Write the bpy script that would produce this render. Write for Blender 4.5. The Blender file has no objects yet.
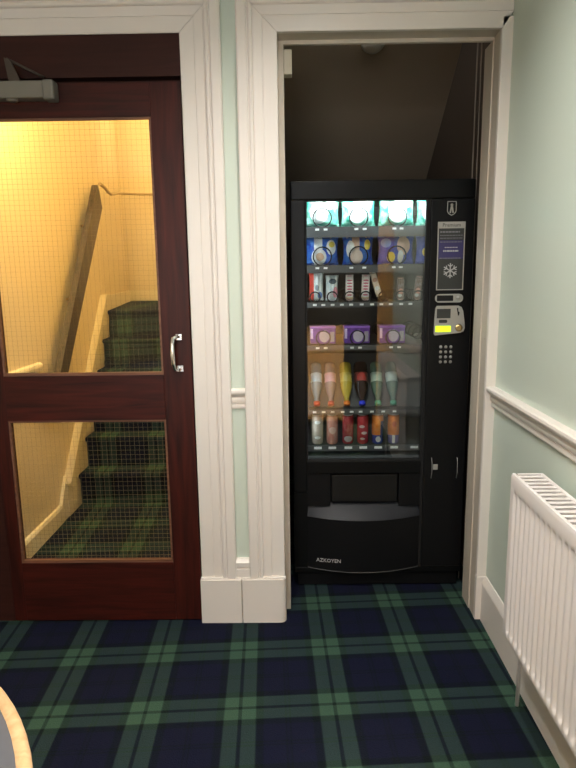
import bpy, bmesh, math, random
from mathutils import Vector, Matrix
random.seed(7)
C = bpy.context.scene.collection
PI = math.pi

# ------------------------------------------------------------------ materials
def nt(name):
    m = bpy.data.materials.new(name); m.use_nodes = True
    t = m.node_tree
    for n in list(t.nodes): t.nodes.remove(n)
    out = t.nodes.new('ShaderNodeOutputMaterial')
    b = t.nodes.new('ShaderNodeBsdfPrincipled')
    t.links.new(b.outputs[0], out.inputs[0])
    return m, t, b, out

def node(t, typ, **kw):
    n = t.nodes.new(typ)
    for k, v in kw.items():
        if k.startswith('i'):
            n.inputs[int(k[1:])].default_value = v
        else:
            setattr(n, k, v)
    return n

def c4(c): return (c[0], c[1], c[2], 1.0)

def mat(name, col, rough=0.5, metal=0.0, var=0.0, scale=8.0, bump=0.0, bscale=60.0, stretch=(1,1,1), coat=0.0, emit=None, es=0.0, spec=None):
    """plain procedural surface: colour varied by noise, optional bump"""
    m, t, b, out = nt(name)
    b.inputs['Roughness'].default_value = rough
    b.inputs['Metallic'].default_value = metal
    if spec is not None: b.inputs['Specular IOR Level'].default_value = spec
    if coat:
        b.inputs['Coat Weight'].default_value = coat
        b.inputs['Coat Roughness'].default_value = 0.12
    tc = node(t, 'ShaderNodeTexCoord')
    mp = node(t, 'ShaderNodeMapping'); mp.inputs['Scale'].default_value = stretch
    t.links.new(tc.outputs['Object'], mp.inputs[0])
    nz = node(t, 'ShaderNodeTexNoise'); nz.inputs['Scale'].default_value = scale; nz.inputs['Detail'].default_value = 4
    t.links.new(mp.outputs[0], nz.inputs['Vector'])
    mx = node(t, 'ShaderNodeMix', data_type='RGBA')
    lo = [max(0, x*(1-var)) for x in col]; hi = [min(1, x*(1+var)) for x in col]
    mx.inputs[6].default_value = c4(lo); mx.inputs[7].default_value = c4(hi)
    t.links.new(nz.outputs[0], mx.inputs[0])
    t.links.new(mx.outputs[2], b.inputs['Base Color'])
    if bump:
        n2 = node(t, 'ShaderNodeTexNoise'); n2.inputs['Scale'].default_value = bscale; n2.inputs['Detail'].default_value = 3
        t.links.new(mp.outputs[0], n2.inputs['Vector'])
        bp = node(t, 'ShaderNodeBump'); bp.inputs['Strength'].default_value = bump; bp.inputs['Distance'].default_value = 0.002
        t.links.new(n2.outputs[0], bp.inputs['Height']); t.links.new(bp.outputs[0], b.inputs['Normal'])
    if emit:
        b.inputs['Emission Color'].default_value = c4(emit); b.inputs['Emission Strength'].default_value = es
    return m

def glass(name, ior, tint=(1,1,1), rough=0.0):
    """thin pane: transparent + Fresnel reflection"""
    m = bpy.data.materials.new(name); m.use_nodes = True
    t = m.node_tree
    for n in list(t.nodes): t.nodes.remove(n)
    out = node(t, 'ShaderNodeOutputMaterial')
    tr = node(t, 'ShaderNodeBsdfTransparent'); tr.inputs[0].default_value = c4(tint)
    gl = node(t, 'ShaderNodeBsdfGlossy'); gl.inputs['Roughness'].default_value = rough
    ge = node(t, 'ShaderNodeNewGeometry')
    io = node(t, 'ShaderNodeMix', data_type='FLOAT'); io.inputs[2].default_value = ior; io.inputs[3].default_value = 1/ior
    t.links.new(ge.outputs['Backfacing'], io.inputs[0])
    fr = node(t, 'ShaderNodeFresnel'); t.links.new(io.outputs[0], fr.inputs[0])
    mx = node(t, 'ShaderNodeMixShader')
    t.links.new(fr.outputs[0], mx.inputs[0]); t.links.new(tr.outputs[0], mx.inputs[1]); t.links.new(gl.outputs[0], mx.inputs[2])
    t.links.new(mx.outputs[0], out.inputs[0])
    return m

def tartan(name, stairs=False):
    m, t, b, out = nt(name)
    b.inputs['Roughness'].default_value = 0.95
    b.inputs['Specular IOR Level'].default_value = 0.1
    P = 0.31
    ge = node(t, 'ShaderNodeNewGeometry')
    sp = node(t, 'ShaderNodeSeparateXYZ'); t.links.new(ge.outputs['Position'], sp.inputs[0])
    def lin(ax, ay, az, off):
        a = node(t, 'ShaderNodeMath', operation='MULTIPLY', i1=ax/P); t.links.new(sp.outputs[0], a.inputs[0])
        c = node(t, 'ShaderNodeMath', operation='MULTIPLY_ADD', i1=ay/P); t.links.new(sp.outputs[1], c.inputs[0]); t.links.new(a.outputs[0], c.inputs[2])
        d = node(t, 'ShaderNodeMath', operation='MULTIPLY_ADD', i1=az/P); t.links.new(sp.outputs[2], d.inputs[0]); t.links.new(c.outputs[0], d.inputs[2])
        e = node(t, 'ShaderNodeMath', operation='ADD', i1=off/P + 50.5); t.links.new(d.outputs[0], e.inputs[0])
        f = node(t, 'ShaderNodeMath', operation='FRACT'); t.links.new(e.outputs[0], f.inputs[0])
        return f
    cs, sn = math.cos(0.045), math.sin(0.045)
    x0, y0 = 0.104, 2.072
    u = lin(cs, sn, 0, -(cs*x0 + sn*y0))
    v = lin(-sn*1.3, cs, 1.0, -(-sn*1.3*x0 + cs*y0))
    q = lambda c: tuple(math.sqrt(x) for x in c)
    L = q((0.009, 0.017, 0.015)); G = q((0.041, 0.084, 0.058)); K = q((0.0050, 0.0085, 0.0100)); N = q((0.0072, 0.0085, 0.0235))
    def ramp(f):
        r = node(t, 'ShaderNodeValToRGB'); cr = r.color_ramp; cr.interpolation = 'LINEAR'
        stops = [(0.0, N), (0.025, K), (0.035, N), (0.245, N), (0.262, K), (0.325, K), (0.342, G), (0.476, G), (0.486, L), (0.514, L), (0.524, G), (0.658, G), (0.675, K), (0.738, K), (0.755, N), (0.965, N), (0.975, K)]
        cr.elements[0].position = 0; cr.elements[0].color = c4(N)
        cr.elements[1].position = 1; cr.elements[1].color = c4(N)
        for p, c in stops[1:]:
            e = cr.elements.new(p); e.color = c4(c)
        t.links.new(f.outputs[0], r.inputs[0])
        return r
    ru, rv = ramp(u), ramp(v)
    mx = node(t, 'ShaderNodeMix', data_type='RGBA'); mx.inputs[0].default_value = 0.5
    t.links.new(ru.outputs[0], mx.inputs[6]); t.links.new(rv.outputs[0], mx.inputs[7])
    sq = node(t, 'ShaderNodeMix', data_type='RGBA', blend_type='MULTIPLY'); sq.inputs[0].default_value = 1
    t.links.new(mx.outputs[2], sq.inputs[6]); t.links.new(mx.outputs[2], sq.inputs[7]); mx = sq
    nz = node(t, 'ShaderNodeTexNoise'); nz.inputs['Scale'].default_value = 260; nz.inputs['Detail'].default_value = 3
    t.links.new(ge.outputs['Position'], nz.inputs['Vector'])
    mr = node(t, 'ShaderNodeMapRange'); mr.inputs[3].default_value = 0.6; mr.inputs[4].default_value = 1.4
    t.links.new(nz.outputs[0], mr.inputs[0])
    mu = node(t, 'ShaderNodeMix', data_type='RGBA', blend_type='MULTIPLY'); mu.inputs[0].default_value = 1
    t.links.new(mx.outputs[2], mu.inputs[6]); t.links.new(mr.outputs[0], mu.inputs[7])
    t.links.new(mu.outputs[2], b.inputs['Base Color'])
    bp = node(t, 'ShaderNodeBump'); bp.inputs['Strength'].default_value = 0.5; bp.inputs['Distance'].default_value = 0.003
    t.links.new(nz.outputs[0], bp.inputs['Height']); t.links.new(bp.outputs[0], b.inputs['Normal'])
    return m

def wood(name, dark, light, rough=0.35, axis=2, scale=6.0, coat=0.0, spec=0.5):
    """grain stretched along an axis"""
    m, t, b, out = nt(name)
    b.inputs['Roughness'].default_value = rough
    b.inputs['Specular IOR Level'].default_value = spec
    b.inputs['Coat Weight'].default_value = coat; b.inputs['Coat Roughness'].default_value = 0.15
    tc = node(t, 'ShaderNodeTexCoord'); mp = node(t, 'ShaderNodeMapping')
    s = [9, 9, 9]; s[axis] = 0.7
    mp.inputs['Scale'].default_value = s
    t.links.new(tc.outputs['Object'], mp.inputs[0])
    nz = node(t, 'ShaderNodeTexNoise'); nz.inputs['Scale'].default_value = scale; nz.inputs['Detail'].default_value = 6; nz.inputs['Distortion'].default_value = 0.6
    t.links.new(mp.outputs[0], nz.inputs['Vector'])
    r = node(t, 'ShaderNodeValToRGB'); r.color_ramp.elements[0].position = 0.3; r.color_ramp.elements[1].position = 0.72
    r.color_ramp.elements[0].color = c4(dark); r.color_ramp.elements[1].color = c4(light)
    t.links.new(nz.outputs[0], r.inputs[0]); t.links.new(r.outputs[0], b.inputs['Base Color'])
    return m

def print_mat(name, base, marks, noise=0.3, nscale=4.0, alt=None, rough=0.3, metal=0.0):
    """printed packaging: base colour, noise blended second colour, elliptical / box marks in generated (x, z)
    mark = (kind, cx, cz, rx, rz, colour)"""
    m, t, b, out = nt(name)
    b.inputs['Roughness'].default_value = rough; b.inputs['Metallic'].default_value = metal
    tc = node(t, 'ShaderNodeTexCoord'); sp = node(t, 'ShaderNodeSeparateXYZ'); t.links.new(tc.outputs['Generated'], sp.inputs[0])
    nz = node(t, 'ShaderNodeTexNoise'); nz.inputs['Scale'].default_value = nscale; nz.inputs['Detail'].default_value = 2
    t.links.new(tc.outputs['Generated'], nz.inputs['Vector'])
    r = node(t, 'ShaderNodeValToRGB'); r.color_ramp.elements[0].position = 0.5 - 0.12; r.color_ramp.elements[1].position = 0.5 + 0.12
    r.color_ramp.elements[0].color = c4(base); r.color_ramp.elements[1].color = c4(alt or base)
    t.links.new(nz.outputs[0], r.inputs[0])
    cur = r.outputs[0]
    for kind, cx, cz, rx, rz, col in marks:
        def dist(o, c, rr):
            a = node(t, 'ShaderNodeMath', operation='SUBTRACT', i1=c); t.links.new(sp.outputs[o], a.inputs[0])
            d = node(t, 'ShaderNodeMath', operation='DIVIDE', i1=rr); t.links.new(a.outputs[0], d.inputs[0])
            e = node(t, 'ShaderNodeMath', operation='ABSOLUTE'); t.links.new(d.outputs[0], e.inputs[0])
            return e
        dx, dz = dist(0, cx, rx), dist(2, cz, rz)
        if kind == 'box':
            q = node(t, 'ShaderNodeMath', operation='MAXIMUM'); t.links.new(dx.outputs[0], q.inputs[0]); t.links.new(dz.outputs[0], q.inputs[1])
        else:
            p1 = node(t, 'ShaderNodeMath', operation='POWER', i1=2.0); t.links.new(dx.outputs[0], p1.inputs[0])
            p2 = node(t, 'ShaderNodeMath', operation='POWER', i1=2.0); t.links.new(dz.outputs[0], p2.inputs[0])
            q = node(t, 'ShaderNodeMath', operation='ADD'); t.links.new(p1.outputs[0], q.inputs[0]); t.links.new(p2.outputs[0], q.inputs[1])
        l = node(t, 'ShaderNodeMath', operation='LESS_THAN', i1=1.0); t.links.new(q.outputs[0], l.inputs[0])
        mx = node(t, 'ShaderNodeMix', data_type='RGBA'); t.links.new(l.outputs[0], mx.inputs[0])
        t.links.new(cur, mx.inputs[6]); mx.inputs[7].default_value = c4(col)
        cur = mx.outputs[2]
    t.links.new(cur, b.inputs['Base Color'])
    return m

M = {}
M['paint']   = mat('cream gloss paint', (0.82, 0.765, 0.71), 0.35, var=0.03, scale=3)
M['jamb']    = mat('worn cream paint', (0.62, 0.55, 0.46), 0.45, var=0.16, scale=9, bump=0.4, bscale=20, stretch=(1,1,.3))
M['mint']    = mat('mint green wall paint', (0.61, 0.69, 0.605), 0.42, var=0.02, scale=2, bump=0.12, bscale=40)
M['cream']   = mat('hall cream paint', (0.80, 0.70, 0.50), 0.6, var=0.02, scale=3)
M['hallp']   = mat('hall cream gloss', (0.86, 0.80, 0.62), 0.35, var=0.02, scale=3)
M['ceil']    = mat('white ceiling paint', (0.80, 0.79, 0.76), 0.9)
M['brown']   = mat('cupboard brown paint', (0.34, 0.275, 0.20), 0.9, var=0.06, scale=3)
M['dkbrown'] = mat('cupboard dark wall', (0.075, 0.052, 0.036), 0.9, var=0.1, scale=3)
M['carpet']  = tartan('tartan carpet')
M['mahog']   = wood('mahogany varnish', (0.021, 0.0041, 0.0028), (0.068, 0.0100, 0.0058), 0.42, 2, 5, 0.0, 0.25)
M['mahogx']  = wood('mahogany varnish rail', (0.021, 0.0041, 0.0028), (0.068, 0.0100, 0.0058), 0.42, 0, 5, 0.0, 0.25)
M['mahogd']  = wood('dark mahogany frame', (0.030, 0.0085, 0.0065), (0.045, 0.013, 0.009), 0.5, 0, 5, 0.0, 0.2)
M['bead']    = wood('light brown glazing bead', (0.11, 0.045, 0.025), (0.22, 0.10, 0.055), 0.5, 0, 8)  # lighter brown than the door wood
M['railw']   = wood('handrail wood', (0.018, 0.0125, 0.0095), (0.066, 0.047, 0.035), 0.4, 2, 4)
M['beech']   = wood('beech edge', (0.52, 0.31, 0.14), (0.68, 0.45, 0.24), 0.4, 2, 6)
M['pine']    = wood('pale pine', (0.55, 0.33, 0.13), (0.75, 0.50, 0.24), 0.45, 2, 4)
M['tgrey']   = mat('grey laminate', (0.12, 0.125, 0.14), 0.45, var=0.1, scale=80)
M['chrome']  = mat('chrome', (0.85, 0.85, 0.86), 0.14, 1.0)
M['closer']  = mat('silver grey enamel', (0.21, 0.20, 0.17), 0.45, 0.3)
M['armm']    = mat('dull closer arm', (0.075, 0.058, 0.045), 0.45, 0.4)
M['wire']    = mat('georgian wire', (0.22, 0.18, 0.11), 0.6, 0.0)
M['gdoor']   = glass('door glass', 1.5, (0.97, 0.98, 0.97))
M['gmach']   = glass('double glazed window', 1.85, (0.93, 0.96, 0.96))
M['gwin']    = glass('window glass', 1.5)
M['blk']     = mat('black enamel', (0.0050, 0.0054, 0.0056), 0.34, var=0.05, scale=30, bump=0.08, bscale=300, spec=0.16)
M['blk2']    = mat('black plastic', (0.0065, 0.0068, 0.0075), 0.40, spec=0.16)
M['seam']    = mat('seam black', (0.002, 0.002, 0.002), 0.8)
M['flap']    = mat('flap plastic', (0.011, 0.011, 0.0105), 0.4, spec=0.2, bump=0.3, bscale=120)
M['lip']     = mat('tray lip plastic', (0.013, 0.015, 0.020), 0.42, spec=0.22)
M['inner']   = mat('grey liner', (0.06, 0.063, 0.066), 0.6)
M['shelf']   = mat('shelf steel', (0.07, 0.073, 0.075), 0.45, 0.3)
M['coil']    = mat('dark coil wire', (0.012, 0.012, 0.014), 0.4, 0.3)
M['tag']     = mat('white price tag', (0.82, 0.84, 0.84), 0.4)
M['silver']  = mat('silver plastic', (0.42, 0.42, 0.39), 0.38, 0.35)
M['trimdim'] = mat('dim grey trim', (0.10, 0.10, 0.10), 0.4)
M['silverd'] = mat('silver trim', (0.50, 0.50, 0.48), 0.35, 0.4)
M['letters'] = mat('silver lettering', (0.50, 0.50, 0.50), 0.4, 0.0)
M['dgrey']   = mat('dark grey print', (0.032, 0.036, 0.034), 0.4)
M['navy']    = mat('navy print', (0.035, 0.030, 0.13), 0.4)
M['prnt']    = mat('pale print', (0.50, 0.52, 0.52), 0.5)
M['prntd']   = mat('dim print', (0.20, 0.21, 0.23), 0.5)
M['lcd']     = mat('lit green display', (0.5, 0.7, 0.02), 0.4, emit=(0.50, 0.76, 0.02), es=0.75)
M['tube']    = mat('lit fluorescent tube', (0.9, 0.95, 1), 0.4, emit=(0.90, 0.98, 1.0), es=62.0)
M['strip']   = mat('added side fill strip', (0.9, 0.95, 1), 0.4, emit=(0.90, 0.98, 1.0), es=9.0)
M['radw']    = mat('white radiator enamel', (0.86, 0.81, 0.785), 0.3)
M['plast']   = mat('white plastic', (0.75, 0.72, 0.66), 0.4)
M['cable']   = mat('brown cable', (0.26, 0.22, 0.18), 0.5)
M['rope']    = mat('pale rail', (0.42, 0.32, 0.18), 0.5)
M['block']   = mat('beige block', (0.60, 0.54, 0.42), 0.55)
M['lampw']   = mat('lit warm lamp glass', (1, .9, .7), 0.4, emit=(1.0, 0.68, 0.27), es=175.0)
M['lampw2']  = mat('added landing lamp glass', (1, .9, .7), 0.4, emit=(1.0, 0.68, 0.29), es=90.0)
M['lampd']   = mat('lit ceiling lamp glass', (1, 1, 1), 0.4, emit=(1.0, 0.90, 0.78), es=14.0)
M['lampp']   = mat('lit wall lamp glass', (1, 1, 1), 0.4, emit=(0.85, 0.93, 1.0), es=220.0)
M['brass']   = mat('brass', (0.6, 0.45, 0.2), 0.3, 0.9)
M['blackrefl'] = mat('black paint for dark reflections', (0.008, 0.008, 0.008), 0.5)

def chips(m, col, thr=0.70, sc=14):
    t = m.node_tree; b = t.nodes['Principled BSDF']
    old = b.inputs['Base Color'].links[0].from_socket
    tc = node(t, 'ShaderNodeTexCoord'); nz = node(t, 'ShaderNodeTexNoise'); nz.inputs['Scale'].default_value = sc; nz.inputs['Detail'].default_value = 6; nz.inputs['Roughness'].default_value = 0.7
    t.links.new(tc.outputs['Object'], nz.inputs['Vector'])
    r = node(t, 'ShaderNodeValToRGB'); r.color_ramp.elements[0].position = thr; r.color_ramp.elements[1].position = thr + 0.02
    t.links.new(nz.outputs[0], r.inputs[0])
    mx = node(t, 'ShaderNodeMix', data_type='RGBA'); t.links.new(r.outputs[0], mx.inputs[0]); t.links.new(old, mx.inputs[6]); mx.inputs[7].default_value = c4(col)
    t.links.new(mx.outputs[2], b.inputs['Base Color'])
chips(M['jamb'], (0.16, 0.12, 0.085))
# ------------------------------------------------------------------ mesh helpers
class MB:
    def __init__(s): s.bm = bmesh.new()
    def box(s, x0, x1, y0, y1, z0, z1, bev=0.0, seg=2):
        t = bmesh.new()
        bmesh.ops.create_cube(t, size=1)
        for v in t.verts:
            v.co = Vector(((x0+x1)/2 + v.co.x*(x1-x0), (y0+y1)/2 + v.co.y*(y1-y0), (z0+z1)/2 + v.co.z*(z1-z0)))
        if bev: bmesh.ops.bevel(t, geom=t.edges[:], offset=bev, segments=seg, affect='EDGES', profile=0.5)
        s.merge(t); return s
    def merge(s, t):
        me = bpy.data.meshes.new('tmp'); t.to_mesh(me); t.free(); s.bm.from_mesh(me); bpy.data.meshes.remove(me)
    def prism(s, pts, axis, a, b):
        """pts 2D polygon; axis extruded 0:x (pts=y,z) 1:y (pts=x,z) 2:z (pts=x,y)"""
        def P(p, w):
            return Vector((w, p[0], p[1])) if axis == 0 else Vector((p[0], w, p[1])) if axis == 1 else Vector((p[0], p[1], w))
        t = bmesh.new()
        A = [t.verts.new(P(p, a)) for p in pts]; B = [t.verts.new(P(p, b)) for p in pts]
        n = len(pts)
        t.faces.new(A); t.faces.new(B[::-1])
        for i in range(n): t.faces.new([A[i], B[i], B[(i+1) % n], A[(i+1) % n]])
        bmesh.ops.recalc_face_normals(t, faces=t.faces[:])
        s.merge(t); return s
    def tube(s, path, r, n=8, cap=True):
        t = bmesh.new(); path = [Vector(p) for p in path]; rings = []
        up = None
        for i, p in enumerate(path):
            d = (path[min(i+1, len(path)-1)] - path[max(i-1, 0)]).normalized()
            if up is None: up = Vector((0,0,1)) if abs(d.z) < 0.9 else Vector((1,0,0))
            a = d.cross(up)
            if a.length < 1e-5: a = d.orthogonal()
            a.normalize(); b = d.cross(a).normalized(); up = -b if (-b).dot(up) > 0 else b
            rr = r[i] if isinstance(r, (list, tuple)) else r
            rings.append([t.verts.new(p + a*math.cos(2*PI*k/n)*rr + b*math.sin(2*PI*k/n)*rr) for k in range(n)])
        for i in range(len(rings)-1):
            for k in range(n): t.faces.new([rings[i][k], rings[i][(k+1) % n], rings[i+1][(k+1) % n], rings[i+1][k]])
        if cap: t.faces.new(rings[0]); t.faces.new(rings[-1][::-1])
        bmesh.ops.recalc_face_normals(t, faces=t.faces[:])
        for f in t.faces: f.smooth = len(f.verts) == 4
        s.merge(t); return s
    def lathe(s, prof, mtx=None, n=24):
        """prof list of (r, h) round local z; mtx places it"""
        t = bmesh.new(); rings = []
        for r, h in prof:
            if r < 1e-6: rings.append([t.verts.new((0,0,h))])
            else: rings.append([t.verts.new((r*math.cos(2*PI*k/n), r*math.sin(2*PI*k/n), h)) for k in range(n)])
        for i in range(len(rings)-1):
            A, B = rings[i], rings[i+1]
            for k in range(n):
                q = (k+1) % n
                if len(A) == 1 and len(B) == 1: continue
                if len(A) == 1: t.faces.new([A[0], B[k], B[q]])
                elif len(B) == 1: t.faces.new([A[k], A[q], B[0]])
                else: t.faces.new([A[k], A[q], B[q], B[k]])
        for R in (rings[0], rings[-1]):
            if len(R) > 1: t.faces.new(R)
        bmesh.ops.recalc_face_normals(t, faces=t.faces[:])
        for f in t.faces: f.smooth = len(f.verts) <= 4
        if mtx is not None: bmesh.ops.transform(t, matrix=mtx, verts=t.verts[:])
        s.merge(t); return s
    def grid(s, f, nu, nv, smooth=True):
        t = bmesh.new()
        V = [[t.verts.new(f(i/nu, j/nv)) for j in range(nv+1)] for i in range(nu+1)]
        for i in range(nu):
            for j in range(nv):
                q = t.faces.new([V[i][j], V[i+1][j], V[i+1][j+1], V[i][j+1]]); q.smooth = smooth
        s.merge(t); return s
    def sweep(s, rings):
        """rings: list of equal-length point loops (closed profile); capped"""
        t = bmesh.new(); R = [[t.verts.new(Vector(p)) for p in r] for r in rings]; n = len(rings[0])
        for i in range(len(R)-1):
            for k in range(n): t.faces.new([R[i][k], R[i][(k+1) % n], R[i+1][(k+1) % n], R[i+1][k]])
        t.faces.new(R[0]); t.faces.new(R[-1][::-1])
        bmesh.ops.recalc_face_normals(t, faces=t.faces[:])
        s.merge(t); return s

ROOT = {}
def wl(o):
    return ROOT.get(o.name, Vector((0,0,0)))

def obj(name, mb, m, parent=None, origin=None):
    """link a mesh built in world coordinates; children are stored relative to their parent"""
    me = bpy.data.meshes.new(name); mb.bm.to_mesh(me); mb.bm.free()
    o = bpy.data.objects.new(name, me); C.objects.link(o)
    if m is not None: me.materials.append(M[m] if isinstance(m, str) else m)
    if parent is not None:
        base = wl(parent); o.parent = parent; ROOT[o.name] = base
        me.transform(Matrix.Translation(-base))
    else:
        if origin is None:
            if len(me.vertices):
                xs = [v.co for v in me.vertices]
                origin = ((min(v.x for v in xs)+max(v.x for v in xs))/2, (min(v.y for v in xs)+max(v.y for v in xs))/2, min(v.z for v in xs))
            else: origin = (0,0,0)
        o.location = origin; me.transform(Matrix.Translation(-Vector(origin))); ROOT[o.name] = Vector(origin)
    return o

def tag(o, label=None, cat=None, group=None, kind=None):
    if label: o['label'] = label
    if cat: o['category'] = cat
    if group: o['group'] = group
    if kind: o['kind'] = kind
    return o

def struct(name, mb, m, label=None, cat=None, parent=None):
    o = obj(name, mb, m, parent)
    if parent is None: tag(o, label, cat, None, 'structure')
    return o

def thing(name, label, cat, loc, group=None, kind=None):
    o = bpy.data.objects.new(name, None); C.objects.link(o); o.location = loc; o.empty_display_size = 0.05
    ROOT[o.name] = Vector(loc)
    return tag(o, label, cat, group, kind)

def dup(root, loc, label=None, group=None):
    r = root.copy(); C.objects.link(r); r.location = loc; ROOT[r.name] = Vector(loc)
    if label: r['label'] = label
    if group: r['group'] = group
    for ch in [o for o in list(C.objects) if o.parent == root]:
        c = ch.copy(); C.objects.link(c); c.parent = r
        for g in [o for o in list(C.objects) if o.parent == ch]:
            d = g.copy(); C.objects.link(d); d.parent = c
    return r

def text_mesh(mb, txt, size, x, y, z, align='LEFT', depth=0.0006, sx=1.0):
    """letters facing -y at (x, y, z)"""
    cu = bpy.data.curves.new('t', 'FONT'); cu.body = txt; cu.size = size; cu.extrude = depth; cu.align_x = align
    cu.resolution_u = 2
    o = bpy.data.objects.new('t', cu); C.objects.link(o)
    dg = bpy.context.evaluated_depsgraph_get()
    me = bpy.data.meshes.new_from_object(o.evaluated_get(dg))
    bpy.data.objects.remove(o); bpy.data.curves.remove(cu)
    me.transform(Matrix.Translation((x, y, z)) @ Matrix.Rotation(PI/2, 4, 'X') @ Matrix.Diagonal((sx, 1, 1, 1)))
    mb.bm.from_mesh(me); bpy.data.meshes.remove(me)
    return mb

# ------------------------------------------------------------------ setting: shell
YW = 2.272          # front wall face
XW = 0.762          # right wall face
struct('floor', MB().box(-3.1, 2.0, -3.5, 6.1, -0.06, 0), 'carpet', 'navy and green tartan carpet across the whole floor', 'floor')
struct('ceiling', MB().box(-3.1, 2.0, -3.5, 2.43, 2.60, 2.70), 'ceil', 'plain white ceiling', 'ceiling')
w = MB()
w.box(-0.372, -0.070, YW, 2.43, 0, 2.75)          # pier between the two openings
w.box(-0.070, XW, YW, 2.43, 2.24, 2.75)           # above the alcove
w.box(-1.30, -0.372, YW, 2.43, 2.235, 2.75)       # above the door
w.box(-3.1, -1.30, YW, 2.43, 0, 2.75)
struct('wall_front', w, 'mint', 'mint green front wall with two openings', 'wall')
struct('wall_right', MB().box(XW, XW+0.1, 0.40, 2.43, 0, 2.75), 'mint', 'mint green right wall with dado rail', 'wall')
struct('wall_left', MB().box(-3.1, -3.0, -3.5, YW, 0, 2.75), 'cream', 'cream left wall behind the round table', 'wall')
# back wall with a window, and the return beside the camera
w = MB(); BY = -3.3
WX0, WX1 = -1.65, -0.12
w.box(-3.0, WX0, BY-0.15, BY, 0, 2.75); w.box(WX1, 0.0, BY-0.15, BY, 0, 2.75)
w.box(WX0, WX1, BY-0.15, BY, 0, 0.60); w.box(WX0, WX1, BY-0.15, BY, 2.20, 2.75)
struct('wall_back', w, 'cream', 'cream rear wall with a window', 'wall')
w = MB(); xm = (WX0+WX1)/2
for x0, x1 in ((WX0, WX0+0.05), (WX1-0.05, WX1), (xm-0.025, xm+0.025)): w.box(x0, x1, BY-0.13, BY-0.05, 0.60, 2.20)
for z0, z1 in ((0.60, 0.65), (2.15, 2.20), (1.40, 1.44)): w.box(WX0, WX1, BY-0.125, BY-0.055, z0, z1)
win = struct('window_1', w, 'paint', 'white sash window in the rear wall', 'window')
struct('window_pane', MB().box(WX0+0.03, WX1-0.03, BY-0.095, BY-0.09, 0.62, 2.18), 'gwin', parent=win)
struct('wall_left', MB().box(0.0, 0.06, -3.5, -0.45, 0, 2.75), 'cream', 'cream wall return behind the viewer', 'wall')
w = MB(); w.box(0.0, 2.0, -0.55, -0.45, 0, 2.75); w.box(1.35, 1.45, -0.45, 0.50, 0, 2.75); w.box(XW+0.1, 1.35, 0.40, 0.50, 0, 2.75)
struct('wall_back', w, 'blackrefl', 'lobby wall behind the viewer, blackened to keep the machine reflection dark', 'wall')  # black so the machine window mirrors darkness above the cupboard

# architraves -------------------------------------------------------
PROF = [(0.0, 0.0), (0.0, 0.017), (0.003, 0.019), (0.0495, 0.019), (0.0505, 0.0165), (0.0525, 0.0165), (0.0535, 0.021), (0.082, 0.022), (0.083, 0.018),
        (0.085, 0.018), (0.087, 0.026), (0.091, 0.029), (0.097, 0.029), (0.1005, 0.026), (0.102, 0.023), (0.1045, 0.023), (0.106, 0.030), (0.109, 0.0325), (0.137, 0.0325), (0.142, 0.029), (0.142, 0.0)]
def loop_at(kind, inner, z, cut=None):
    pts = []
    for u, d in PROF:
        if cut is not None and u > cut: u = cut
        pts.append((u, d))
    return pts
def casing(name, xl, xr, zt, z0, left, right, label, rcut=None):
    mb = MB()
    def ringV(x, z, sgn, mitre, cut=None):
        r = []
        for u, d in PROF:
            uu = min(u, cut) if cut else u
            r.append((x + sgn*uu, YW - d, (z + u - 0.0012) if mitre else z))
        return r
    if left:  mb.sweep([ringV(xl, z0, -1, False), ringV(xl, zt, -1, True)])
    if right: mb.sweep([ringV(xr, z0, 1, False), ringV(xr, zt, 1, True)])
    # head
    a = [(xl - u + 0.0008 if left else xl, YW - d, zt + u) for u, d in PROF]
    b = [(xr - 0.0008 + min(u, rcut if rcut else 9) if right or rcut else xr, YW - d, zt + u) for u, d in PROF]
    mb.sweep([a, b])
    return struct(name, mb, 'paint', label, 'door trim')
PL = 0.192
casing('trim_1', -1.27, -0.388, 2.226, PL, True, True, 'cream fluted casing round the brown glazed door')
casing('trim_2', -0.050, 0.725, 2.223, PL, True, False, 'cream fluted casing round the vending machine recess', rcut=0.036)
mb = MB()   # narrow right leg squeezed against the side wall
mb.prism([(0.725, YW), (0.725, YW-0.017), (0.728, YW-0.019), (0.7745-0.012, YW-0.019), (XW, YW)], 2, 0.0, 2.2585)
struct('trim_3', mb, 'paint', 'narrow cream casing strip against the right wall', 'door trim')
# plinth blocks
def plinth(name, x0, x1, label, rr):
    mb = MB(); yf = YW - 0.037
    pts = [(x0, YW), (x1, YW)]
    if rr:
        R = 0.025
        pts += [(x1 - R + R*math.cos(a), yf + R - R*math.sin(a)) for a in [k*PI/12 for k in range(0, 7)]]
    else: pts += [(x1, yf+0.002), (x1-0.002, yf)]
    pts += [(x0+0.002, yf), (x0, yf+0.002)]
    mb.prism(pts, 2, 0.0, PL-0.004)
    top = [(x0+0.003, YW), (x1-0.003, YW), (x1-0.003, yf+0.006), (x0+0.003, yf+0.006)]
    mb.prism(top, 2, PL-0.004, PL+0.002)
    return struct(name, mb, 'paint', label, 'plinth block')
plinth('trim_4', -0.392, -0.2265, 'cream plinth block beside the brown door', False)
plinth('trim_5', -0.2235, -0.046, 'cream plinth block with rounded corner beside the machine', True)
plinth('trim_6', -1.42, -1.268, 'cream plinth block left of the door', False)
struct('trim_15', MB().box(0.7225, XW, YW-0.0235, YW, 0, 0.188, 0.002), 'paint', 'narrow cream plinth at the foot of the right casing strip', 'plinth block')
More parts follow.
